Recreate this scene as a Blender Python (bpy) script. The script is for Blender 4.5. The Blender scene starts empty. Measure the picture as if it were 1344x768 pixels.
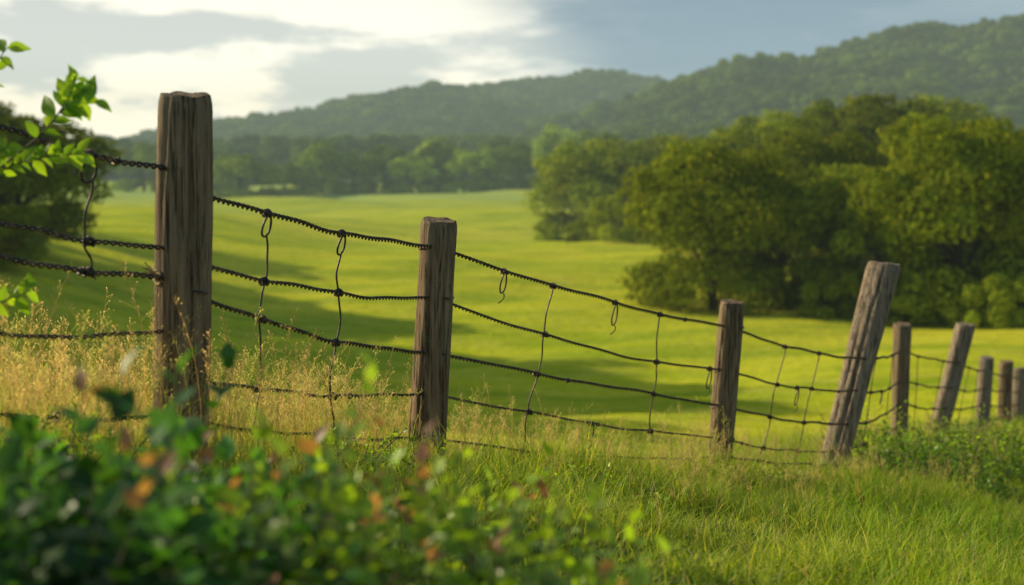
import bpy, math, random
import numpy as np
from mathutils import Vector
rng=np.random.default_rng(7)
random.seed(7)
scene=bpy.context.scene
scene.view_settings.view_transform='Standard'
scene.view_settings.look='None'
scene.view_settings.exposure=0

# ------------------------------------------------------------ terrain
FY=[-60,0,2.8,4.7,6.6,9.3,11.2,14.5,16.5,20,22,24.5,28,40,200]
FX=[-20,-2.8,-1.9,-1.1,-.4,1.37,2.5,3.99,4.95,6.69,7.7,8.8,10.9,17,80]
FZ=[2.5,-.40,-.72,-1.0,-1.42,-2.02,-2.42,-2.80,-3.15,-3.75,-4.05,-4.4,-4.95,-7.0,-45]
def sstep(a,b,x):
    t=np.clip((x-a)/(b-a),0,1); return t*t*(3-2*t)
def H(x,y):
    x=np.asarray(x,float); y=np.asarray(y,float)
    fx=np.interp(y,FY,FX); gf=np.interp(y,FY,FZ)
    u=x-fx; s=np.maximum(-u,0)
    near=gf-0.17*np.maximum(u,0)-0.05*np.minimum(s,2)-0.33*np.maximum(s-2,0)
    val=np.interp(y,[0,60,120,200,260,480,700,3500],[-9,-9,-9,-8.6,-8,-3.2,0,10])
    val=val+5.0*sstep(-16,-52,x)*sstep(330,150,y)
    val=val+1.5*np.sin(x*.040+1.3)*np.sin(y*.045+.6)+0.4*np.sin(x*.11+y*.07)+.15*np.sin(x*.31-y*.23)
    d=near-val
    z=.5*(near+val+np.sqrt(d*d+1.0))
    q1=x/1400.; e1=np.interp(q1,[-1.5,-.42,-.28,-.2,-.12,-.04,.12,.3,1.5],[.0,.002,.010,.026,.040,.055,.064,.062,.05])
    h1=1400*e1*np.exp(-((y-1450)/380.)**2)
    q2=x/900.; e2=np.interp(q2,[-.3,-.02,.1,.17,.23,.30,.36,.5,1.5],[0,.006,.036,.060,.076,.086,.102,.13,.14])
    h2=900*e2*np.exp(-((y-930)/230.)**2)
    q3=x/620.; e3=np.interp(q3,[-.6,-.3,-.05,.05,.2,.3,.5,1.5],[.004,.008,.008,.010,.03,.045,.06,.06])
    h3=620*e3*np.exp(-((y-700)/90.)**2)
    bump=9*np.sin(x*.011+.5)*np.sin(y*.009)+5*np.sin(x*.029+y*.013)+3*np.sin(x*.053-y*.02)
    hh=np.maximum(np.maximum(h1,h2),h3)+.25*np.minimum(h1,h2)
    z=z+hh+bump*np.clip(hh/60,0,1)
    w=np.exp(-((x-3)**2+(y-9)**2)/900.)
    z=z+w*(.02*np.sin(x*3.1+y*1.7)+.015*np.sin(x*7.3-y*5.1))
    return z

# ------------------------------------------------------------ mesh builder
class MB:
    def __init__(s): s.V=[];s.F=[];s.M=[];s.T=[];s.n=0
    def add(s,v,f,mat=0,tint=(1,1,1)):
        v=np.asarray(v,float).reshape(-1,3); f=np.asarray(f,int).reshape(-1,4)
        s.V.append(v); s.F.append(f+s.n); s.M.append(np.full(len(f),mat,int))
        s.T.append(np.broadcast_to(np.asarray(tint,float),(len(v),3)).copy()); s.n+=len(v)
    def mesh(s,name,mats,smooth=True):
        V=np.concatenate(s.V);F=np.concatenate(s.F);M=np.concatenate(s.M);T=np.concatenate(s.T)
        me=bpy.data.meshes.new(name)
        me.vertices.add(len(V)); me.vertices.foreach_set('co',V.astype(np.float32).ravel())
        me.loops.add(len(F)*4); me.loops.foreach_set('vertex_index',F.astype(np.int32).ravel())
        me.polygons.add(len(F))
        me.polygons.foreach_set('loop_start',(np.arange(len(F))*4).astype(np.int32))
        me.polygons.foreach_set('loop_total',np.full(len(F),4,np.int32))
        me.polygons.foreach_set('material_index',M.astype(np.int32))
        me.polygons.foreach_set('use_smooth',np.full(len(F),smooth))
        for m in mats: me.materials.append(m)
        me.update(calc_edges=True)
        a=me.attributes.new('tint','FLOAT_COLOR','POINT')
        a.data.foreach_set('color',np.concatenate([T,np.ones((len(T),1))],1).astype(np.float32).ravel())
        return me
def norm(a): return a/np.maximum(np.linalg.norm(a,axis=-1,keepdims=True),1e-9)
def tube(mb,P,R,k=6,mat=0,tint=(1,1,1),ref=None):
    P=np.asarray(P,float); n=len(P); R=np.broadcast_to(np.asarray(R,float),(n,))
    T=norm(np.gradient(P,axis=0))
    if ref is None:
        m=T.mean(0); ref=np.array([0,0,1.]) if abs(m[2])<.8*np.linalg.norm(m)+1e-9 else np.array([0,1.,0])
    n1=norm(np.cross(T,ref)); n2=np.cross(T,n1)
    a=np.arange(k)*2*np.pi/k
    V=P[:,None]+R[:,None,None]*(np.cos(a)[None,:,None]*n1[:,None]+np.sin(a)[None,:,None]*n2[:,None])
    i=np.arange(n-1)[:,None];j=np.arange(k)[None];j2=(j+1)%k
    F=np.stack([i*k+j,i*k+j2,(i+1)*k+j2,(i+1)*k+j],-1)
    mb.add(V,F,mat,tint)
def link(me,name,parent=None,coll=None,loc=(0,0,0)):
    ob=bpy.data.objects.new(name,me); (coll or scene.collection).objects.link(ob)
    ob.location=loc
    if parent: ob.parent=parent
    return ob
_r=np.linspace(0,1,6); _w=np.array([.04,.38,.5,.42,.22,.01])
def leaves(mb,O,D,U,L,wr=.62,mat=0,tint=(1,1,1),fold=.18,curl=.18):
    O=np.asarray(O,float);n=len(O);D=norm(np.asarray(D,float))
    S=norm(np.cross(D,U));N=np.cross(S,D)
    L=np.broadcast_to(np.asarray(L,float),(n,))
    tx=np.stack([-_w,0*_w,_w],1)*wr; ty=np.stack([_r]*3,1); tz=np.stack([fold*_w,0*_w,fold*_w],1)-curl*(_r**2)[:,None]
    tx,ty,tz=[t.ravel() for t in(tx,ty,tz)]
    V=O[:,None]+L[:,None,None]*(tx[None,:,None]*S[:,None]+ty[None,:,None]*D[:,None]+tz[None,:,None]*N[:,None])
    f=[]
    for r in range(5):
        for c in range(2): f.append([r*3+c,r*3+c+1,(r+1)*3+c+1,(r+1)*3+c])
    F=(np.array(f)[None]+18*np.arange(n)[:,None,None])
    t=np.asarray(tint,float)
    if t.ndim==2: t=np.repeat(t,18,0)
    mb.add(V,F,mat,t)

# ------------------------------------------------------------ node helpers
def newmat(name):
    m=bpy.data.materials.new(name); m.use_nodes=True; nt=m.node_tree; nt.nodes.clear()
    out=nt.nodes.new('ShaderNodeOutputMaterial'); return m,nt,out
def N(nt,typ,**k):
    n=nt.nodes.new(typ)
    for a,b in k.items(): setattr(n,a,b)
    return n
def mixc(nt,fac,a,b,blend='MIX'):
    n=nt.nodes.new('ShaderNodeMix'); n.data_type='RGBA'; n.blend_type=blend
    for s,v in ((0,fac),(6,a),(7,b)):
        if hasattr(v,'is_output'): nt.links.new(v,n.inputs[s])
        elif s==0: n.inputs[0].default_value=v
        else: n.inputs[s].default_value=(v[0],v[1],v[2],1)
    return n.outputs[2]
def mrange(nt,v,a,b,c=0,d=1,smooth=True):
    n=nt.nodes.new('ShaderNodeMapRange')
    if smooth: n.interpolation_type='SMOOTHSTEP'
    nt.links.new(v,n.inputs[0])
    for i,x in enumerate((a,b,c,d)): n.inputs[i+1].default_value=x
    return n.outputs[0]
def noise(nt,vec,scale,detail=4,rough=.55,out=0):
    n=nt.nodes.new('ShaderNodeTexNoise'); n.inputs['Scale'].default_value=scale
    n.inputs['Detail'].default_value=detail; n.inputs['Roughness'].default_value=rough
    if vec is not None: nt.links.new(vec,n.inputs['Vector'])
    return n.outputs[out]
def mathn(nt,op,a,b=0.):
    n=nt.nodes.new('ShaderNodeMath'); n.operation=op
    for i,v in enumerate((a,b)):
        if hasattr(v,'is_output'): nt.links.new(v,n.inputs[i])
        else: n.inputs[i].default_value=v
    return n.outputs[0]
def mapping(nt,vec,scale,loc=(0,0,0)):
    n=nt.nodes.new('ShaderNodeMapping'); nt.links.new(vec,n.inputs[0]); n.inputs['Scale'].default_value=scale; n.inputs['Location'].default_value=loc
    return n.outputs[0]

def leafmat(name,trans=.4,tcol=(1.5,1.35,.5),rough=.5,spec=.3,vary=.35):
    m,nt,out=newmat(name)
    at=N(nt,'ShaderNodeAttribute',attribute_name='tint')
    col=at.outputs['Color']
    if vary>0:
        oi=N(nt,'ShaderNodeObjectInfo')
        v=mrange(nt,oi.outputs['Random'],0,1,1-vary,1+vary,False)
        sc=N(nt,'ShaderNodeVectorMath',operation='SCALE'); nt.links.new(col,sc.inputs[0]); nt.links.new(v,sc.inputs['Scale'])
        col=sc.outputs[0]
    d=N(nt,'ShaderNodeBsdfPrincipled') if spec>0 else N(nt,'ShaderNodeBsdfDiffuse')
    d.inputs['Roughness'].default_value=rough
    if spec>0:
        d.inputs['Specular IOR Level'].default_value=spec; nt.links.new(col,d.inputs['Base Color'])
    else: nt.links.new(col,d.inputs['Color'])
    t=N(nt,'ShaderNodeBsdfTranslucent')
    tc=mixc(nt,1.0,col,tcol,'MULTIPLY'); nt.links.new(tc,t.inputs['Color'])
    mx=N(nt,'ShaderNodeMixShader'); mx.inputs[0].default_value=trans
    nt.links.new(d.outputs[0],mx.inputs[1]);nt.links.new(t.outputs[0],mx.inputs[2]);nt.links.new(mx.outputs[0],out.inputs[0])
    return m
M_tree=leafmat('tree_leaf',.30,(1.6,1.35,.5),.6,0,.28)
M_far=leafmat('forest_leaf',.2,(1.3,1.3,.6),.8,0,.35)
M_leaf=leafmat('shrub_leaf',.45,(1.8,1.8,.5),.42,.4,.0)
M_grass=leafmat('grass_blade',.5,(1.4,1.25,.5),.55,.2,0)
M_dry=leafmat('dry_grass_stalk',.5,(1.4,1.3,.9),.6,0,.2)

def barkmat(name,c1,c2,c3,sc=1.):
    m,nt,out=newmat(name)
    tc=N(nt,'ShaderNodeTexCoord'); v=tc.outputs['Object']
    st=mapping(nt,v,(30*sc,30*sc,1.6*sc)); n1=noise(nt,st,1.0,8,.65)
    st2=mapping(nt,v,(95*sc,95*sc,3*sc)); n2=noise(nt,st2,1.0,6,.7)
    n3=noise(nt,v,4*sc,4); n4=noise(nt,v,14*sc,6,.7)
    c=mixc(nt,mrange(nt,n1,.32,.66),c1,c2); c=mixc(nt,mrange(nt,n3,.42,.68),c,c3)
    c=mixc(nt,mrange(nt,n2,.38,.50,.85,0),c,(c1[0]*.2,c1[1]*.2,c1[2]*.2))
    c=mixc(nt,mrange(nt,n4,.56,.70,0,.55),c,(.17,.18,.06))
    p=N(nt,'ShaderNodeBsdfPrincipled'); p.inputs['Roughness'].default_value=.85; p.inputs['Specular IOR Level'].default_value=.2
    nt.links.new(c,p.inputs['Base Color'])
    b=N(nt,'ShaderNodeBump'); b.inputs['Strength'].default_value=.9; b.inputs['Distance'].default_value=.014
    hs=mathn(nt,'ADD',mathn(nt,'MULTIPLY',n1,.6),n2); nt.links.new(hs,b.inputs['Height']); nt.links.new(b.outputs[0],p.inputs['Normal'])
    nt.links.new(p.outputs[0],out.inputs[0]); return m
M_post=barkmat('weathered_wood',(.17,.105,.055),(.43,.29,.165),(.31,.22,.13))
M_post2=barkmat('weathered_wood_grey',(.21,.145,.095),(.50,.37,.25),(.37,.28,.19))
M_bark=barkmat('bark',(.05,.04,.03),(.12,.10,.07),(.08,.08,.05),.15)
m,nt,out=newmat('twig'); p=N(nt,'ShaderNodeBsdfPrincipled'); p.inputs['Roughness'].default_value=.7
nz=noise(nt,None,40); nt.links.new(mixc(nt,nz,(.07,.06,.02),(.16,.12,.05)),p.inputs['Base Color']); nt.links.new(p.outputs[0],out.inputs[0]); M_twig=m
m,nt,out=newmat('rusty_wire'); p=N(nt,'ShaderNodeBsdfPrincipled'); p.inputs['Roughness'].default_value=.45; p.inputs['Metallic'].default_value=.4
tc=N(nt,'ShaderNodeTexCoord');nz=noise(nt,tc.outputs['Object'],35,5)
nt.links.new(mixc(nt,mrange(nt,nz,.42,.66),(.045,.038,.036),(.20,.115,.07)),p.inputs['Base Color']); nt.links.new(p.outputs[0],out.inputs[0]); M_wire=m
m,nt,out=newmat('straw_twine'); p=N(nt,'ShaderNodeBsdfPrincipled'); p.inputs['Roughness'].default_value=.9
nz=noise(nt,None,90); nt.links.new(mixc(nt,nz,(.30,.20,.08),(.5,.36,.16)),p.inputs['Base Color']); nt.links.new(p.outputs[0],out.inputs[0]); M_twine=m

# ------------------------------------------------------------ ground
m,nt,out=newmat('meadow')
geo=N(nt,'ShaderNodeNewGeometry'); pos=geo.outputs['Position']
sp=N(nt,'ShaderNodeSeparateXYZ'); nt.links.new(pos,sp.inputs[0])
a1=noise(nt,mapping(nt,pos,(.012,.03,.012)),1,5,.6)
a2=noise(nt,mapping(nt,pos,(.05,.16,.1)),1,6,.6)
a3=noise(nt,pos,1.2,6,.7)
a4=noise(nt,mapping(nt,pos,(.3,.9,.5)),1,5,.65)
c=mixc(nt,mrange(nt,a1,.38,.62),(.55,.60,.025),(.72,.68,.04))
c=mixc(nt,mrange(nt,a2,.42,.62,0,.75),c,(.28,.40,.02))
c=mixc(nt,mrange(nt,a4,.45,.68,0,.6),c,(.75,.66,.11))
c=mixc(nt,mrange(nt,a3,.46,.72,0,.6),c,(.18,.28,.02))
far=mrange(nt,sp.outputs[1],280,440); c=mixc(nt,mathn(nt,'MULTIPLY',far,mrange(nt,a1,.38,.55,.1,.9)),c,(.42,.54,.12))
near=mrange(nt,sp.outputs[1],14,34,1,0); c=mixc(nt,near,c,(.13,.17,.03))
hill=mrange(nt,sp.outputs[1],600,680); c=mixc(nt,hill,c,(.07,.12,.05))
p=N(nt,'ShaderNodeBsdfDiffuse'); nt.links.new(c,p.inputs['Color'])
b=N(nt,'ShaderNodeBump'); b.inputs['Strength'].default_value=.7; b.inputs['Distance'].default_value=.35
nt.links.new(mathn(nt,'ADD',a3,a4),b.inputs['Height']); nt.links.new(b.outputs[0],p.inputs['Normal'])
nt.links.new(p.outputs[0],out.inputs[0]); M_ground=m
nx,ny=460,460
tx=np.linspace(-math.asinh(3000/4),math.asinh(3000/4),nx); xs=3+4*np.sinh(tx)
ty=np.linspace(-math.asinh(300/6),math.asinh(3600/6),ny); ys=8+6*np.sinh(ty)
XX,YY=np.meshgrid(xs,ys); ZZ=H(XX,YY)
i=np.arange(ny-1)[:,None];j=np.arange(nx-1)[None]
F=np.stack([i*nx+j,i*nx+j+1,(i+1)*nx+j+1,(i+1)*nx+j],-1)
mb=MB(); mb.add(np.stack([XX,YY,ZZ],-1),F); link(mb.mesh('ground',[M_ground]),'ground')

# ------------------------------------------------------------ trees
def make_tree(name,nleaf,lobes,ls,hgt=14.,rx=6.5,seed=0,mleaf=None,cool=0.,skirt=.3,bright=1.):
    r=np.random.default_rng(seed); mb=MB()
    cz=hgt*.55; rz=hgt*.38
    g=np.arange(lobes)+.5; phi=np.arccos(1-2*g/lobes); th=np.pi*(1+5**.5)*g
    d=np.stack([np.cos(th)*np.sin(phi),np.sin(th)*np.sin(phi),np.cos(phi)],1)+r.normal(size=(lobes,3))*.16
    rad=r.uniform(.58,.92,lobes)
    C=d*rad[:,None]*np.array([rx,rx,rz])
    C[:,2]+=cz; LR=r.uniform(.20,.36,lobes)*rx
    ns=int(lobes*skirt); aa=np.arange(ns)*6.283/ns+r.normal(size=ns)*.2; q=r.uniform(.5,.85,ns)*rx; low=np.argsort(C[:,2])[:ns]
    C[low]=np.stack([np.cos(aa)*q,np.sin(aa)*q,r.uniform(.06,.26,ns)*hgt],1)
    ltint=r.uniform(.75,1.25,(lobes,1))
    k=r.choice(lobes,nleaf,p=LR**2/np.sum(LR**2))
    dd=norm(r.normal(size=(nleaf,3))+np.array([0,0,.4]))
    wob=1+.16*np.sin(dd[:,0]*7+k)*np.sin(dd[:,1]*6+k*2)+.1*np.sin(dd[:,2]*11+k*3)
    rr=LR[k]*wob*(r.uniform(.80,1.04,nleaf)+.07*np.maximum(r.normal(size=nleaf),0))
    P=C[k]+dd*rr[:,None]*np.array([1,1,.85])
    P[:,2]=np.where(P[:,2]<.1,r.uniform(.1,1.2,nleaf),P[:,2])
    nn=norm(dd+.36*r.normal(size=(nleaf,3)))
    t1=norm(np.cross(nn,r.normal(size=(nleaf,3)))); t2=np.cross(nn,t1)
    L=(ls*r.uniform(.6,1.3,nleaf))[:,None]; W=L*.66
    V=np.stack([P-t1*L,P+t2*W-.1*L*nn,P+t1*L,P-t2*W-.1*L*nn],1)
    F=np.arange(nleaf*4).reshape(-1,4)
    base_c=(np.array([.205,.25,.020])*(1-cool)+np.array([.10,.18,.05])*cool)*bright
    T=base_c*ltint[k]*r.uniform(.7,1.3,(nleaf,1))*(1+.25*r.normal(size=(nleaf,1))*np.array([.5,.2,.1]))
    mb.add(V,F,0,np.repeat(np.clip(T,.01,.7),4,0))
    z=np.linspace(-.6,hgt*.55,8); px=np.cumsum(r.normal(size=8)*.12)
    tr=np.stack([px,np.cumsum(r.normal(size=8)*.12),z],1)
    tube(mb,tr,np.linspace(.42,.16,8)*hgt/14,9,1)
    for q in range(8):
        s=tr[2+q%5]; e=C[r.integers(0,lobes)]; t=np.linspace(0,1,6)[:,None]
        pth=s+(e-s)*t; pth[:,2]+=np.sin(t[:,0]*3.14)*.6
        tube(mb,pth,np.linspace(.17,.04,6)*hgt/14,6,1)
    return mb.mesh(name,[mleaf or M_tree,M_bark],False)
TR=[make_tree('tree_mesh_a',24000,36,.22,seed=1,bright=1.35),make_tree('tree_mesh_b',25000,42,.22,rx=7.4,seed=2,bright=1.5),make_tree('tree_mesh_c',21000,32,.22,rx=5.6,seed=3,bright=1.1)]
TRF=[make_tree('tree_mesh_d',6000,22,.42,rx=7.0,seed=11,cool=.1,mleaf=M_far,bright=1.5),make_tree('tree_mesh_e',6000,24,.42,rx=7.6,seed=12,cool=.0,mleaf=M_far,bright=1.9)]
SH=[make_tree('shrub_mesh_a',5000,14,.20,hgt=5,rx=4,seed=41,bright=1.5,skirt=.45),make_tree('shrub_mesh_b',5000,17,.20,hgt=5,rx=4.4,seed=42,bright=1.2,skirt=.45)]
def tree(x,y,h,w=None,k=0,name='broadleaf_tree',far=False):
    me=TRF[k%2] if far else TR[k]; ob=link(me,name); ob.location=(x,y,float(H(x,y))-.1)
    s=h/14.; base=([14,15.2] if far else [13,14.8,11.2])[k%2 if far else k]; sx=(w/base) if w else s
    ob.scale=(sx,sx,s); ob.rotation_euler=(0,0,random.uniform(0,6.28)); return ob
for a in [(15.8,112,13.2,14,1),(22.5,118,11.0,12,2),(27,113,12.2,12,0),(33.0,104,15.2,14,1),(41,106,14.2,13,0),(49,112,15,14,1),
          (29,130,14,14,1),(38,126,13.5,13,2),(41,168,20.5,20,0),(30,163,15.5,15,1),(52,160,17,17,2),(22,150,11.5,13,0),(57,135,16,15,0),(64,120,16,15,1),
          (13.4,225,18.2,20,0),(20.5,234,14.5,16,1),(34,205,14,16,2),(28,240,17,17,1),(46,215,19,18,0),(60,205,20,18,1),(74,190,19,18,2)]:
    tree(*a)
for a in [(-39,112,11.5,13,0),(-47,116,12.0,14,1),(-37,101,4.5,8,2),(-56,128,13,14,2),(-52,145,12,13,1),
          (-54,104,20,14,1),(-46,91,21,13,0),(-41.5,81,20,13,2),(-53,94,19,15,1),(-50,80,20,14,0),(-40,68,17,12,1),(-47,70,18,13,0)]:
    tree(*a)
for a in [(-84,440,13.5,24,1),(-73,462,11,17,0),(-62,470,17,20,0),(-52,468,13,17,1),(-43,474,16,17,0),(-33,470,12.5,19,1),(-25,476,17,17,0),(-16,470,13.5,19,1),(-8,466,15,15,0),(3,470,15,20,1),(13,466,19,19,0),(23,450,18,20,1),(-96,480,13,20,0),(-108,470,15,22,1),(-124,480,16,24,0),
          (-75,540,14,22,1),(-50,560,17,24,0),(-28,550,19,22,1),(-5,560,18,24,0),(16,550,22,24,1),(-100,555,13,22,0),
          (14,330,15,18,0),(24,340,17,20,1),(36,345,18,20,0),(50,330,19,20,0),(64,320,20,22,1),(80,330,20,22,0)]:
    tree(*a,far=True)
for a in [(12.5,172,5.2,7,0),(16,176,4.6,6,1),(9.0,182,3.2,5,0),(19,166,4.8,7,1),(22,158,4.0,6,1),(5.0,190,2.2,4,0),(24,144,3.6,6,1),(33,98,3.6,5,0),(24,106,3.4,5,1),(38,97,4,6,0),(28.5,103,3,5,1)]:
    ob=link(SH[a[4]],'hedgerow_shrub'); ob.location=(a[0],a[1],float(H(a[0],a[1]))-.1); ob.scale=(a[3]/8.5,a[3]/8.5,a[2]/5); ob.rotation_euler=(0,0,a[0])

def scatter(name,P,S,R,coll):
    me=bpy.data.meshes.new(name); n=len(P); me.vertices.add(n); me.vertices.foreach_set('co',np.asarray(P,np.float32).ravel())
    a=me.attributes.new('scl','FLOAT_VECTOR','POINT'); a.data.foreach_set('vector',np.asarray(S,np.float32).ravel())
    a=me.attributes.new('rot','FLOAT_VECTOR','POINT'); a.data.foreach_set('vector',np.asarray(R,np.float32).ravel())
    ob=link(me,name)
    ng=bpy.data.node_groups.new(name,'GeometryNodeTree')
    ng.interface.new_socket('Geometry',in_out='INPUT',socket_type='NodeSocketGeometry')
    ng.interface.new_socket('Geometry',in_out='OUTPUT',socket_type='NodeSocketGeometry')
    gi=ng.nodes.new('NodeGroupInput');go=ng.nodes.new('NodeGroupOutput')
    ip=ng.nodes.new('GeometryNodeInstanceOnPoints'); ci=ng.nodes.new('GeometryNodeCollectionInfo')
    ci.inputs['Collection'].default_value=coll; ci.inputs['Separate Children'].default_value=True; ci.inputs['Reset Children'].default_value=True
    s=ng.nodes.new('GeometryNodeInputNamedAttribute'); s.data_type='FLOAT_VECTOR'; s.inputs[0].default_value='scl'
    r=ng.nodes.new('GeometryNodeInputNamedAttribute'); r.data_type='FLOAT_VECTOR'; r.inputs[0].default_value='rot'
    e=ng.nodes.new('FunctionNodeEulerToRotation'); ng.links.new(r.outputs[0],e.inputs[0])
    L=ng.links.new
    L(gi.outputs[0],ip.inputs['Points']);L(ci.outputs[0],ip.inputs['Instance']);ip.inputs['Pick Instance'].default_value=True
    L(e.outputs[0],ip.inputs['Rotation']);L(s.outputs[0],ip.inputs['Scale']);L(ip.outputs[0],go.inputs[0])
    md=ob.modifiers.new('scatter','NODES'); md.node_group=ng
    return ob
def protos(name,meshes):
    c=bpy.data.collections.new(name)
    for k,me in enumerate(meshes): c.objects.link(bpy.data.objects.new(me.name,me))
    return c
fc=protos('forest_trees',[make_tree('forest_tree_%s'%'abc'[k],1500,13,.72,hgt=13,rx=6.5,seed=20+k,mleaf=M_far,cool=.2,skirt=.1,bright=1.25) for k in range(3)])
n=22000
y=620+rng.uniform(0,1,n)**.9*880; x=rng.uniform(-.46,.48,n)*y
k=~((x>.10*y)&(y>1010)); x,y=x[k],y[k]
P1=np.stack([x,y],1)
n=400; y=rng.uniform(250,620,n); x=rng.uniform(.16,.5,n)*y
P1=np.concatenate([P1,np.stack([x,y],1)])
cell={};sel=[]
for k in range(len(P1)):
    key=(int(P1[k,0]//10.5),int(P1[k,1]//10.5))
    if key in cell: continue
    cell[key]=1; sel.append(k)
P1=P1[sel]; n=len(P1); print('forest',n)
s=rng.uniform(.6,1.6,n)
scatter('hillside_forest',np.stack([P1[:,0],P1[:,1],H(P1[:,0],P1[:,1])-.3],1),np.stack([s*rng.uniform(.9,1.35,n),s*rng.uniform(.9,1.35,n),s],1),np.stack([0*s,0*s,rng.uniform(0,6.28,n)],1),fc)

# ------------------------------------------------------------ grass
def blades(mb,O,h,w,lean,r,T,seg=3):
    n=len(O); t=np.linspace(0,1,seg+1)
    az=r.uniform(0,6.283,n); L=h*r.uniform(.45,1.2,n); ln=lean*r.uniform(.2,1.5,n)
    D=np.stack([np.cos(az),np.sin(az)],1)
    hor=ln[:,None]*t[None]**1.9*L[:,None]; ver=L[:,None]*(t[None]-.35*ln[:,None]*t[None]**2.4)
    C=np.stack([O[:,0:1]+D[:,0:1]*hor,O[:,1:2]+D[:,1:2]*hor,O[:,2:3]+ver-.02],-1)
    ta=az+np.pi/2+r.normal(size=n)*.5; S=np.stack([np.cos(ta),np.sin(ta),0*ta],1)
    ww=(w*r.uniform(.6,1.3,n))[:,None]*(1-t[None]**1.6*.96)*.5
    V=np.stack([C-S[:,None]*ww[...,None],C+S[:,None]*ww[...,None]],2)
    i=np.arange(seg)
    f=np.stack([2*i,2*i+1,2*i+3,2*i+2],1)
    F=f[None]+(np.arange(n)*(seg+1)*2)[:,None,None]
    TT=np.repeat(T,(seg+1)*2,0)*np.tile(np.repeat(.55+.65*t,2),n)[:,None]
    mb.add(V,F,0,np.clip(TT,0,.85))
def band(n,ulo,uhi,ylo,yhi,pw=1.6):
    y=ylo+(yhi-ylo)*rng.uniform(0,1,n)**pw; u=rng.uniform(ulo,uhi,n)
    x=np.interp(y,FY,FX)+u; return x,y,u
x,y,u=band(13000,-2.6,5.5,3.0,32,1.5)
k=(x/y>-.42)&(x/y<.40); x,y,u=x[k],y[k],u[k]
nb=30; cl=.5+.5*np.sin(x*2.6+y*.9+np.sin(y*2.1))*np.sin(y*2.0-x*1.2); patch=.5+.5*np.sin(x*.9-y*.6+1)*np.sin(y*.8+x*.5)
s=(.36+.85*cl+.40*np.exp(-(u/.6)**2)*rng.uniform(0,1,len(x)))*rng.uniform(.6,1.35,len(x))*np.interp(y,[2,4,6,9,34],[.55,.62,.85,1,1.25])
sp_=.075*np.interp(y,[3,10,30],[1,1.3,1.9])
X=np.repeat(x,nb)+rng.normal(size=len(x)*nb)*np.repeat(sp_,nb); Y=np.repeat(y,nb)+rng.normal(size=len(x)*nb)*np.repeat(sp_,nb)
S_=np.repeat(s,nb); n=len(X)
mx=np.clip(rng.uniform(-.1,.9,(n,1))+.35*(np.repeat(patch,nb)[:,None]-.5),0,1)
T=np.array([.22,.42,.02])*(1-mx)+np.array([.62,.68,.07])*mx
T=T*np.repeat(rng.uniform(.65,1.2,len(x)),nb)[:,None]
dry=rng.uniform(0,1,n)<np.repeat(.05+.14*patch*(1-cl),nb); T[dry]=np.array([.76,.64,.26])*rng.uniform(.7,1.1,(dry.sum(),1))
print('blades',n)
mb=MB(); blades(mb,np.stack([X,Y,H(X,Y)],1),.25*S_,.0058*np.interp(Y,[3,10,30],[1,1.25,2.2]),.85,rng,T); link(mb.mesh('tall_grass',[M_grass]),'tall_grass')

dg=[]
for k in range(6):
    r=np.random.default_rng(80+k); mb=MB()
    for q in range(7):
        h=r.uniform(.45,1.0); az=r.uniform(0,6.28); ln=r.uniform(.05,.4); t=np.linspace(0,1,8)
        o=r.normal(size=2)*.09
        P=np.stack([o[0]+np.cos(az)*ln*h*t**2,o[1]+np.sin(az)*ln*h*t**2,h*(t-.08*t**3)],1)
        col=np.array([.62,.62,.20])*r.uniform(.75,1.2) if r.uniform()<.5 else np.array([.74,.58,.28])*r.uniform(.75,1.15)
        tube(mb,P,np.linspace(.0020,.0009,8),3,0,col)
        m_=r.integers(20,42); tt=r.uniform(.66,1.0,m_); B=np.stack([np.interp(tt,t,P[:,i]) for i in range(3)],1)
        d=norm(np.stack([r.normal(size=m_),r.normal(size=m_),r.uniform(.8,2.2,m_)],1)); ln2=(1.05-tt)*.16*r.uniform(.4,1.2,m_)+.01
        E=B+d*ln2[:,None]
        sd=norm(np.cross(d,r.normal(size=(m_,3))))
        V=np.stack([B-sd*.0006,B+sd*.0006,E+sd*.0006,E-sd*.0006],1); mb.add(V,np.arange(m_*4).reshape(-1,4),0,col)
        a=r.uniform(.007,.014,m_)[:,None]; 
        V=np.stack([E,E+d*a*.5+sd*.0034,E+d*a,E+d*a*.5-sd*.0034],1); mb.add(V,np.arange(m_*4).reshape(-1,4),0,np.clip(col*np.array([1.1,1.02,.95]),0,.85))
    O=np.concatenate([r.normal(size=(22,2))*.08,np.zeros((22,1))],1); mx=r.uniform(0,1,(22,1))
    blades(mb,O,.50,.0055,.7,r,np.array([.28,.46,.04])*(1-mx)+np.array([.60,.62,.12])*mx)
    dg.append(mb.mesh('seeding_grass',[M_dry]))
dc=protos('seeding_grasses',dg)
x,y,u=band(640,-2.6,.25,3.9,9.5,1.1); dens=np.where(x<-.7,1,.6); k=(rng.uniform(0,1,len(x))<dens)&(x/y>-.48); x,y,u=x[k],y[k],u[k]
x2,y2,u2=band(380,-1.3,1.3,6.5,22,1.3); x=np.concatenate([x,x2]);y=np.concatenate([y,y2])
s=rng.uniform(.40,1.0,len(x))*np.interp(x,[-2.5,-1.0,-.3,2],[.92,.78,.64,.58])
scatter('dry_seed_grass',np.stack([x,y,H(x,y)],1),np.stack([s,s,s],1),np.stack([rng.normal(size=len(x))*.12,rng.normal(size=len(x))*.12+.05,rng.uniform(0,6.28,len(x))],1),dc)

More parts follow.
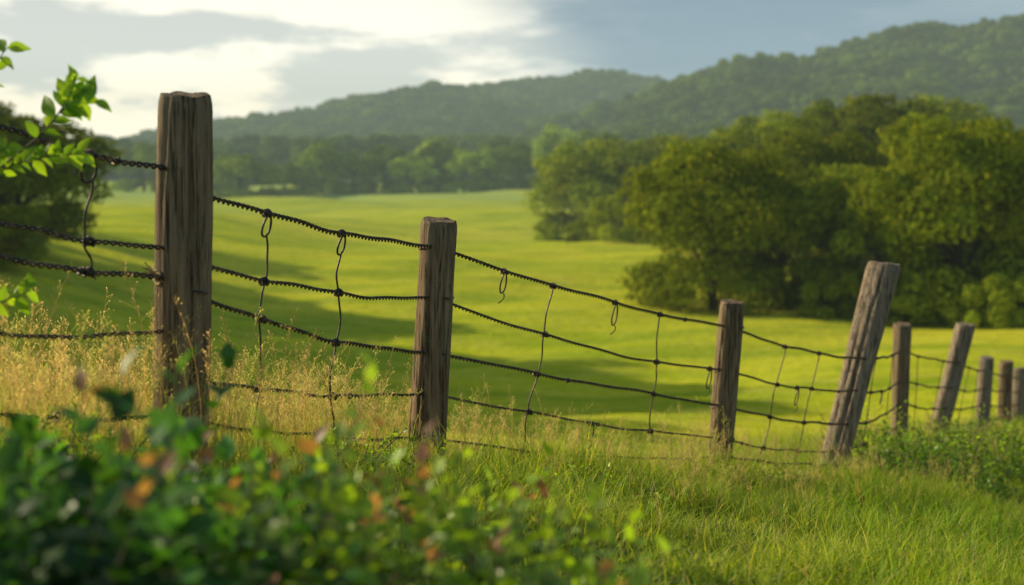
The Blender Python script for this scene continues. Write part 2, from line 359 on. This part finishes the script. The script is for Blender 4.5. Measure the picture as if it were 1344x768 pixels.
# ------------------------------------------------------------ leafy plants
def plant(mb,roots,hts,r,ll=.045,nl=16,lean=.25,cols=((.03,.075,.02),(.07,.14,.02)),tipcol=None,wr=.62,stemr=.003,tipp=.2):
    for (x,y),h in zip(roots,hts):
        z0=float(H(x,y))-.02; az=r.uniform(0,6.28); ln=lean*r.uniform(.2,1.3); t=np.linspace(0,1,9)
        wob=r.normal(size=2)*.03; sb=r.uniform(.5,1.4)
        P=np.stack([x+np.cos(az)*ln*h*t**1.5+wob[0]*np.sin(t*5),y+np.sin(az)*ln*h*t**1.5+wob[1]*np.sin(t*4),z0+h*t],1)
        tube(mb,P,np.linspace(stemr,stemr*.4,9),5,1)
        tt=np.linspace(.22,1.0,nl)+r.normal(size=nl)*.012; tt=np.clip(tt,0,1)
        B=np.stack([np.interp(tt,t,P[:,i]) for i in range(3)],1)
        a=az+np.arange(nl)*2.4+r.normal(size=nl)*.4
        up=np.interp(tt,[.2,.9,1],[.15,.6,1.6])+r.normal(size=nl)*.3
        D=np.stack([np.cos(a),np.sin(a),up],1)
        L=ll*np.interp(tt,[0,.6,1],[1.15,1.0,.6])*r.uniform(.7,1.35,nl)
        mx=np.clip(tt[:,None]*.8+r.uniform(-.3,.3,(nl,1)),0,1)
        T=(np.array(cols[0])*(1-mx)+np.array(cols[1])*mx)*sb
        if tipcol is not None and r.uniform()<tipp:
            T=np.where(tt[:,None]>.91,np.array(tipcol)*r.uniform(.6,1.1),T)
        leaves(mb,B,D,np.array([0,0,1.])+r.normal(size=(nl,3))*.35,L,wr,0,T)
r=np.random.default_rng(5)
mb=MB()
n=135; py=r.uniform(1.9,2.9,n); px=r.uniform(-.46,-.155,n)*py
top=np.interp(px/py,[-.5,-.36,-.30,-.25,-.19,-.15],[-.180,-.190,-.195,-.170,-.215,-.245])*py
hts=np.clip(top-H(px,py)+r.normal(size=n)*.075-.02,.12,1.2)
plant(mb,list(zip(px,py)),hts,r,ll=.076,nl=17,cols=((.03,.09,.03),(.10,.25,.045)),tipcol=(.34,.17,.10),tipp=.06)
link(mb.mesh('leafy_shrub',[M_leaf,M_twig]),'leafy_shrub')
mb=MB(); n=160; py=r.uniform(2.0,3.1,n); px=r.uniform(-.24,.10,n)*py
top=np.interp(px/py,[-.24,-.18,-.13,-.02,.06,.12],[-.21,-.218,-.195,-.225,-.270,-.305])*py
hts=np.clip(top-H(px,py)+r.normal(size=n)*.075-.02,.06,1.2)
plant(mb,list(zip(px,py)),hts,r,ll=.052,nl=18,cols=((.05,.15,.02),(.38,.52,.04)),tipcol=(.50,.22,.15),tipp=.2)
link(mb.mesh('young_shrub',[M_leaf,M_twig]),'young_shrub')
def weed(cx,cy,rad,n,h,ll,cols,name):
    mb=MB(); a=r.uniform(0,6.28,n); q=rad*np.sqrt(r.uniform(0,1,n)); x=cx+np.cos(a)*q; y=cy+np.sin(a)*q*1.2
    hh=h*(1-.55*(q/rad)**2)*r.uniform(.7,1.15,n)
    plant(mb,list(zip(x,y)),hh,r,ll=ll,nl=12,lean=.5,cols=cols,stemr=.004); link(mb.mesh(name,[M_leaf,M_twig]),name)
g1=((.14,.28,.02),(.40,.54,.04)); g2=((.06,.15,.02),(.20,.36,.03))
weed(3.45,11.6,.6,120,.50,.055,g2,'weed_clump'); weed(4.35,13.2,.6,110,.62,.055,g1,'weed_clump'); weed(3.25,12.6,.5,80,.58,.055,g1,'weed_clump')
weed(-.55,5.6,.4,60,.22,.035,g1,'weed_clump'); weed(.3,6.6,.5,50,.20,.035,g1,'weed_clump'); weed(-1.35,4.3,.4,70,.24,.035,g1,'weed_clump')
weed(5.6,16.2,.7,100,.50,.06,g1,'weed_clump'); weed(1.9,9.6,.4,50,.20,.04,g1,'weed_clump')

# sapling entering from the left
mb=MB()
def spray(path,rad,leafts,L,cols,rr):
    path=np.array(path,float); tq=np.linspace(0,1,len(path)); t=np.linspace(0,1,14)
    P=np.stack([np.interp(t,tq,path[:,i]) for i in range(3)],1)
    for _ in range(2): P[1:-1]=(P[:-2]+2*P[1:-1]+P[2:])/4
    tube(mb,P,np.linspace(rad,rad*.35,14),6,1)
    B=np.stack([np.interp(leafts,t,P[:,i]) for i in range(3)],1); n=len(leafts)
    tg=norm(P[-1]-P[0]); a=np.where(np.arange(n)%2==0,1,-1.)
    side=norm(np.cross(tg,[0,1,0]))
    D=tg*.6+side*a[:,None]*rr.uniform(.5,1.1,(n,1))+rr.normal(size=(n,3))*.28
    mx=rr.uniform(0,1,(n,1)); T=np.array(cols[0])*(1-mx)+np.array(cols[1])*mx
    leaves(mb,B,D,np.array([.2,-.9,.45])+rr.normal(size=(n,3))*.35,L*rr.uniform(.65,1.25,n),.55,0,T,fold=.25,curl=.25)
gl=((.14,.27,.02),(.36,.50,.04)); rs=np.random.default_rng(12)
Y0=3.95
zr=float(H(-1.78,Y0))
spray([(-1.80,Y0,zr-.05),(-1.76,Y0,-.5),(-1.66,Y0,-.15),(-1.52,Y0,.0),(-1.42,Y0-.02,.03)],.008,np.linspace(.55,1,7),.055,gl,rs)
spray([(-1.47,Y0,.0),(-1.38,Y0,.07),(-1.30,Y0,.13),(-1.25,Y0,.19),(-1.215,Y0,.245),(-1.20,Y0,.285)],.004,np.linspace(.38,1,14),.068,gl,rs)
spray([(-1.25,Y0,.19),(-1.22,Y0,.215),(-1.15,Y0,.225)],.002,np.linspace(.3,1,6),.078,gl,rs)
spray([(-1.45,Y0,.02),(-1.36,Y0+.03,.06),(-1.29,Y0+.05,.075),(-1.20,Y0+.05,.08)],.003,np.linspace(.1,1,24),.048,gl,rs)
spray([(-1.50,Y0,.0),(-1.44,Y0-.03,.06),(-1.38,Y0-.04,.10)],.003,np.linspace(.1,1,16),.050,gl,rs)
spray([(-1.60,Y0,.0),(-1.50,Y0+.04,.2),(-1.45,Y0+.05,.32),(-1.405,Y0+.05,.375)],.004,np.linspace(.3,1,10),.06,gl,rs)
spray([(-1.72,Y0,-.4),(-1.55,Y0,-.36),(-1.42,Y0,-.33),(-1.34,Y0,-.30)],.003,np.linspace(.3,1,13),.052,gl,rs)
link(mb.mesh('leafy_sapling',[M_leaf,M_twig]),'leafy_sapling')

# ------------------------------------------------------------ fence
fence=bpy.data.objects.new('wire_fence',None); scene.collection.objects.link(fence)
POSTS=[((-1.83,3.6,-1.2),(-1.80,3.6,.55),.085,.085,0),
 ((-1.12,4.7,-1.30),(-1.068,4.7,.29),.088,.086,0),
 ((-.430,6.6,-1.7),(-.338,6.6,-.17),.085,.082,0),
 ((1.335,9.3,-2.3),(1.444,9.3,-.775),.088,.083,0),
 ((2.44,11.15,-2.7),(2.965,11.3,-.635),.105,.125,1),
 ((3.985,14.5,-3.1),(4.0,14.5,-1.44),.085,.092,0),
 ((4.86,16.5,-3.5),(5.29,16.5,-1.64),.115,.115,1),
 ((6.64,20,-4.1),(6.72,20,-2.46),.095,.095,1),
 ((7.68,22,-4.4),(7.70,22,-2.77),.11,.11,0),
 ((8.80,24.5,-4.8),(8.82,24.5,-3.2),.12,.12,1),
 ((10.9,28,-5.3),(10.95,28,-3.6),.11,.11,0)]
def post(a,b,r0,r1,mat,seed):
    r=np.random.default_rng(seed); a=np.array(a);b=np.array(b); nr=60;k=72
    th=np.arange(k)*2*np.pi/k; t=np.linspace(0,1,nr)
    ph=r.uniform(0,6.28,12); R=np.zeros((nr,k))
    tw=r.uniform(-.25,.25)
    for q,(f,am) in enumerate([(2,.05),(3,.03),(5,.02),(8,.012),(13,.012),(21,.010)]):
        R+=am*np.sin(f*(th[None]+tw*t[:,None])+ph[q]+.8*np.sin(t[:,None]*(2+q)+ph[q]))
    R+=.025*np.sin(t*7+ph[7])[:,None]+.012*np.sin(t*19+ph[8])[:,None]+r.normal(size=(nr,k))*.003
    for q in range(6):
        c=r.uniform(0,6.28); w=r.uniform(.03,.06); lo,hi=sorted(r.uniform(0,1.1,2)); lo=min(lo,hi-.3)
        if q==0: c=-1.1+r.uniform(-.2,.2); w=.05; lo=.55; hi=1.2
        if q==1: c=-1.9+r.uniform(-.2,.2); w=.045; lo=.2; hi=.9
        dd=(th[None]-c-.12*np.sin(t*6+ph[q])[:,None]+np.pi)%(2*np.pi)-np.pi
        R-=.16*np.exp(-(dd/w)**2)*(sstep(lo,lo+.1,t)*sstep(hi,hi-.1,t))[:,None]
    rad=(r0+(r1-r0)*t)[:,None]*(1+R)
    rad[-1]*=.91; rad[-2]*=.98
    C=a+(b-a)*t[:,None]; V=np.zeros((nr,k,3)); V[...,0]=C[:,0:1]+rad*np.cos(th);V[...,1]=C[:,1:2]+rad*np.sin(th)
    zt=.012*np.sin(th+ph[9])+.003*np.sin(5*th+ph[10])
    V[...,2]=C[:,2:3]+ zt[None]*(t[:,None]**8)
    mb=MB(); i=np.arange(nr-1)[:,None];j=np.arange(k)[None]
    mb.add(V,np.stack([i*k+j,i*k+(j+1)%k,(i+1)*k+(j+1)%k,(i+1)*k+j],-1),0)
    prev=V[-1]; rings=[prev]; cc=prev.mean(0)
    for f in (.75,.45,.15,.01): 
        q=cc+(prev-cc)*f; q[:,2]+=.003*np.sin(th*4*f+ph[3])*f - (1-f)*.003; rings.append(q)
    W=np.stack(rings); i=np.arange(4)[:,None]
    mb.add(W,np.stack([i*k+j,i*k+(j+1)%k,(i+1)*k+(j+1)%k,(i+1)*k+j],-1),0)
    return mb.mesh('fence_post',[M_post2 if mat else M_post])
for k,(a,b,r0,r1,mt) in enumerate(POSTS): link(post(a,b,r0,r1,mt,200+k),'fence_post',fence)
WZ=[[.34,.008,-.11,-.28,-.55],
 [-.02,-.252,-.357,-.649,-.785],
 [-.30,-.534,-.792,-.983,-1.191],
 [-.946,-1.23,-1.47,-1.684,-1.808],
 [-1.38,-1.63,-1.896,-2.10,-2.22],
 [-1.72,-2.02,-2.25,-2.49,-2.60],
 [-2.08,-2.37,-2.61,-2.83,-3.0],
 [-2.65,-2.9,-3.12,-3.33,-3.55],
 [-2.97,-3.2,-3.42,-3.62,-3.85],
 [-3.38,-3.6,-3.82,-4.0,-4.2],
 [-3.8,-4.05,-4.3,-4.5,-4.7]]
WL1=[.038,-.2215,-.322,-.483,-.773]
OFF=[0,.0,.0,.0,-.125,-.0,-.12,0,-.11,0,0]
def axis(k,z):
    a,b,_,_,_=POSTS[k]; a=np.array(a);b=np.array(b); f=(z-a[2])/(b[2]-a[2]); p=a+(b-a)*f
    return np.array([p[0],p[1]+OFF[k],z])
SAG=[.03,.033,.055,.045,.05,.03,.04,.03,.03,.04]
rngw=np.random.default_rng(3).normal(size=(10,5,3))
def wp(span,w,t):
    z0=WZ[span][w]; z1=WZ[span+1][w]
    if span==0: z1=WL1[w]
    A=axis(span,z0);B=axis(span+1,z1); t=np.atleast_1d(t)[:,None]
    P=A+(B-A)*t; 
    wv=rngw[span,w]
    P[:,2]-=(4*SAG[span]*t*(1-t)*(1+wv[0]*.3))[:,0]+(.006*np.sin(t*6.28*2+wv[1]*3)*np.sin(np.pi*t)+.003*np.sin(t*6.28*5+wv[2]*3)*np.sin(np.pi*t))[:,0]
    return P
mb=MB()
for sp_ in range(10):
    for w in range(5):
        L=np.linalg.norm(axis(sp_+1,WZ[sp_+1][w])-axis(sp_,WZ[sp_][w]))
        pitch=.062; per=9 if sp_<4 else 5
        n=int(L/pitch*per)+2; t=np.linspace(0,1,n); P=wp(sp_,w,t); T=norm(np.gradient(P,axis=0))
        n1=norm(np.cross(T,[0,0,1.])); n2=np.cross(T,n1)
        hr=[.0064,.0055,.0061,.0047,.0047][w]; 
        for s_ in (0,np.pi):
            ph=t*L/pitch*2*np.pi+s_
            Q=P+hr*(np.cos(ph)[:,None]*n1+np.sin(ph)[:,None]*n2)
            tube(mb,Q,hr*.75,6,0,ref=np.array([0,0,1.]))
link(mb.mesh('twisted_wires',[M_wire]),'twisted_wires',fence)
mb=MB(); rk=np.random.default_rng(31)
def fdir(span):
    A=np.array(POSTS[span][0]);B=np.array(POSTS[span+1][0]); d=B-A; d[2]=0; return d/np.linalg.norm(d)
def coil(span,w,t,turns=3.2,rr=.012,th=.0044):
    c=wp(span,w,t)[0]; e=wp(span,w,min(t+.01,1))[0]; T=norm(e-c); n1=norm(np.cross(T,[0,0,1.]));n2=np.cross(T,n1)
    a=np.linspace(0,turns*6.283,int(turns*9)); s=np.linspace(-.5,.5,len(a))*turns*.0085
    q=rr*(1+.25*np.sin(a*.7))
    P=c+s[:,None]*T+q[:,None]*(np.cos(a)[:,None]*n1+np.sin(a)[:,None]*n2)
    tube(mb,P,th,6)
def loop(c,d,w,h,th=.0034):
    a=np.linspace(-.2,2*np.pi+.2,30); x=np.sin(a)*w*.5*(.35+.65*np.abs(np.sin(a/2))**1.2); z=-h*(.5-.5*np.cos(a))
    nrm=np.cross(d,[0,0,1.]); P=c+x[:,None]*d+z[:,None]*np.array([0,0,1.])+ (nrm*.012)[None]*np.cos(a)[:,None]
    tube(mb,P,th,6,ref=nrm)
def stay(span,ts,w0,w1,toploop=False,th=.0040,wob=.018):
    d=fdir(span); K=[]
    ws=list(range(w0,w1+1)); tt=np.interp(np.arange(len(ws)),[0,len(ws)-1],ts)
    for w,t in zip(ws,tt):
        K.append(wp(span,w,t)[0]); coil(span,w,t)
    if toploop:
        loop(K[0],d,.07,.085,.0044); K[0]=K[0]+np.array([0,0,-.080])
    K=np.array(K); n=16*len(K); s=np.linspace(0,len(K)-1,n); P=np.stack([np.interp(s,np.arange(len(K)),K[:,i]) for i in range(3)],1)
    P+=d*(wob*np.sin(s*np.pi*.9+rk.uniform(0,6))*rk.choice([-1,1])+.004*np.sin(s*9))[:,None]
    for _ in range(5): P[1:-1]=(P[:-2]+2*P[1:-1]+P[2:])/4
    tube(mb,P,th,6,ref=np.array([0,1.,0]))
    e=P[-1]; tl=np.linspace(0,1,6)[:,None]; tube(mb,e+tl*np.array([.012,0,-.025])*rk.uniform(.4,1.2),th*.9,5,ref=np.array([0,1.,0]))
stay(0,(.70,.70),0,2,True)
stay(1,(.254,.235),0,4,True); stay(1,(.537,.52),0,4,True,wob=.03)
stay(2,(.316,.253),0,4,wob=.02); stay(2,(.693,.69),0,3)
stay(3,(.365,.30),0,4,wob=.03); stay(3,(.62,.60),0,3)
for sp_ in range(4,10):
    for t in (.3,.68): stay(sp_,(t+rk.uniform(-.05,.05),t+rk.uniform(-.05,.05)),0,4)
for (sp_,w,t,ww,hh) in [(2,0,.171,.04,.11),(2,0,.522,.045,.13),(2,3,.469,.05,.10),(2,1,.92,.05,.13),(3,1,.5,.05,.13),(4,1,.5,.05,.12)]:
    loop(wp(sp_,w,t)[0],fdir(sp_),ww*1.5,hh,.0042); coil(sp_,w,t,2.5)
    c=wp(sp_,w,t)[0]+np.array([0,-.01,-hh]); q=np.linspace(0,1,6)[:,None]; tube(mb,c+q*np.array([-.03,0,-.05])+np.sin(q*3)*np.array([.015,0,0]),.003,5,ref=np.array([0,1.,0]))
for sp_ in range(0,4):
    for w in range(5):
        if rk.uniform()<.5: coil(sp_,w,float(rk.uniform(.1,.9)),1.8,.009)
for w,t in ((4,.62),(4,.2)): coil(0,w,t)
for k in (1,2,3,5,7):
    for w in range(5):
        z=WZ[k][w]; c=axis(k,z); 
        if k in (1,) and w in (0,1): continue
        if rk.uniform()<.75:
            rr=POSTS[k][2]*1.02; a=np.linspace(np.pi*(.93),np.pi*(1.28),14) if rk.uniform()<.5 else np.linspace(-np.pi*.3,np.pi*.05,14)
            P=np.stack([c[0]+rr*np.cos(a),c[1]+rr*np.sin(a),z+.004*np.sin(a*5)],1); tube(mb,P,.0045,6)
link(mb.mesh('stay_wires',[M_wire]),'stay_wires',fence)
mb=MB(); c=axis(1,-.30); a=np.linspace(2.5,4.1,30)
for q in range(4):
    P=np.stack([c[0]+.096*np.cos(a),c[1]+.096*np.sin(a),-.30+.012*q-.02+.01*np.sin(a*6+q*2)],1); tube(mb,P,.005,6)
for q in range(7):
    b0=np.array([c[0]-.085,c[1]-.05,-.3+rk.uniform(-.01,.02)]); e=b0+np.array([-rk.uniform(.01,.035),-.01,rk.uniform(-.02,.04)])
    tube(mb,b0+(e-b0)*np.linspace(0,1,5)[:,None],.002,4)
link(mb.mesh('twine',[M_twine]),'twine',fence)

# ------------------------------------------------------------ haze in the valley air
m,nt,out=newmat('air_haze'); dn=.00048
ab=N(nt,'ShaderNodeVolumeAbsorption'); ab.inputs['Color'].default_value=(0,0,0,1); ab.inputs['Density'].default_value=dn
em=N(nt,'ShaderNodeEmission'); em.inputs['Color'].default_value=(.36,.44,.36,1); em.inputs['Strength'].default_value=dn
ad=N(nt,'ShaderNodeAddShader'); nt.links.new(ab.outputs[0],ad.inputs[0]);nt.links.new(em.outputs[0],ad.inputs[1]);nt.links.new(ad.outputs[0],out.inputs['Volume'])
bx=np.array([(x,y,z) for z in (-60,120) for y in (60,1900) for x in (-2800,2800)],float)
mb=MB(); mb.add(bx,[[0,2,3,1],[4,5,7,6],[0,1,5,4],[2,6,7,3],[0,4,6,2],[1,3,7,5]]); link(mb.mesh('valley_haze',[m],False),'valley_haze')

# ------------------------------------------------------------ sky + sun
AZ=math.radians(-66); EL=math.radians(23)
sd=Vector((math.sin(AZ)*math.cos(EL),math.cos(AZ)*math.cos(EL),math.sin(EL)))
sl=bpy.data.lights.new('sun','SUN'); sl.energy=5; sl.angle=math.radians(.5); sl.color=(1,.87,.58)
so=bpy.data.objects.new('sun',sl); scene.collection.objects.link(so); so.rotation_euler=sd.to_track_quat('Z','Y').to_euler(); so.location=(-40,30,40)
w=bpy.data.worlds.new('World'); scene.world=w; w.use_nodes=True; nt=w.node_tree; nt.nodes.clear()
out=nt.nodes.new('ShaderNodeOutputWorld'); bg=nt.nodes.new('ShaderNodeBackground'); bg.inputs[1].default_value=.1
sky=nt.nodes.new('ShaderNodeTexSky'); sky.sky_type='NISHITA'; sky.sun_disc=False; sky.sun_elevation=EL; sky.sun_rotation=AZ
tc=nt.nodes.new('ShaderNodeTexCoord'); D=tc.outputs['Generated']
sx=nt.nodes.new('ShaderNodeSeparateXYZ'); nt.links.new(D,sx.inputs[0]); z=sx.outputs[2]
ga,ge=math.radians(-24),math.radians(8)
dt=nt.nodes.new('ShaderNodeVectorMath'); dt.operation='DOT_PRODUCT'; nt.links.new(D,dt.inputs[0]); dt.inputs[1].default_value=(math.sin(ga)*math.cos(ge),math.cos(ga)*math.cos(ge),math.sin(ge))
dot=dt.outputs['Value']
n1=noise(nt,mapping(nt,D,(2.4,2.4,10)),1.5,7,.5); n2=noise(nt,mapping(nt,D,(4,4,15),(.3,0,.1)),1.9,7,.52)
g=mathn(nt,'ADD',mrange(nt,dot,.86,.975,0,1),mathn(nt,'MULTIPLY',mathn(nt,'SUBTRACT',n1,.5),1.2))
g=mrange(nt,g,.15,.8)
dark=mixc(nt,mrange(nt,n1,.35,.65),(1.8,2.8,4.0),(3.3,4.3,5.2))
c=mixc(nt,g,dark,(13.0,12.2,10.3))
hz=mathn(nt,'MULTIPLY',mrange(nt,z,.045,.098,1,0),mrange(nt,dot,.88,.955))
c=mixc(nt,mathn(nt,'MULTIPLY',hz,.9),c,(13.5,12.0,9.2))
c=mixc(nt,mathn(nt,'MULTIPLY',mrange(nt,n2,.45,.57),.72),c,mixc(nt,g,(2.1,3.1,4.3),(4.6,5.2,5.6)))
boost=N(nt,'ShaderNodeVectorMath',operation='SCALE'); nt.links.new(c,boost.inputs[0]); nt.links.new(mrange(nt,z,.02,.20,1.6,.95),boost.inputs['Scale']); c=boost.outputs[0]
up=mrange(nt,z,.15,.6,.95,.45)
c=mixc(nt,up,sky.outputs[0],c)
nt.links.new(c,bg.inputs[0]); nt.links.new(bg.outputs[0],out.inputs[0])

# ------------------------------------------------------------ camera
cam=bpy.data.cameras.new('camera'); co=bpy.data.objects.new('camera',cam); scene.collection.objects.link(co)
cam.lens=50; cam.sensor_width=36; co.location=(0,0,0); co.rotation_euler=(math.radians(90-4.41),0,0)
cam.clip_start=.05; cam.clip_end=8000
cam.dof.use_dof=True; cam.dof.focus_distance=6.2; cam.dof.aperture_fstop=2.1
scene.camera=co
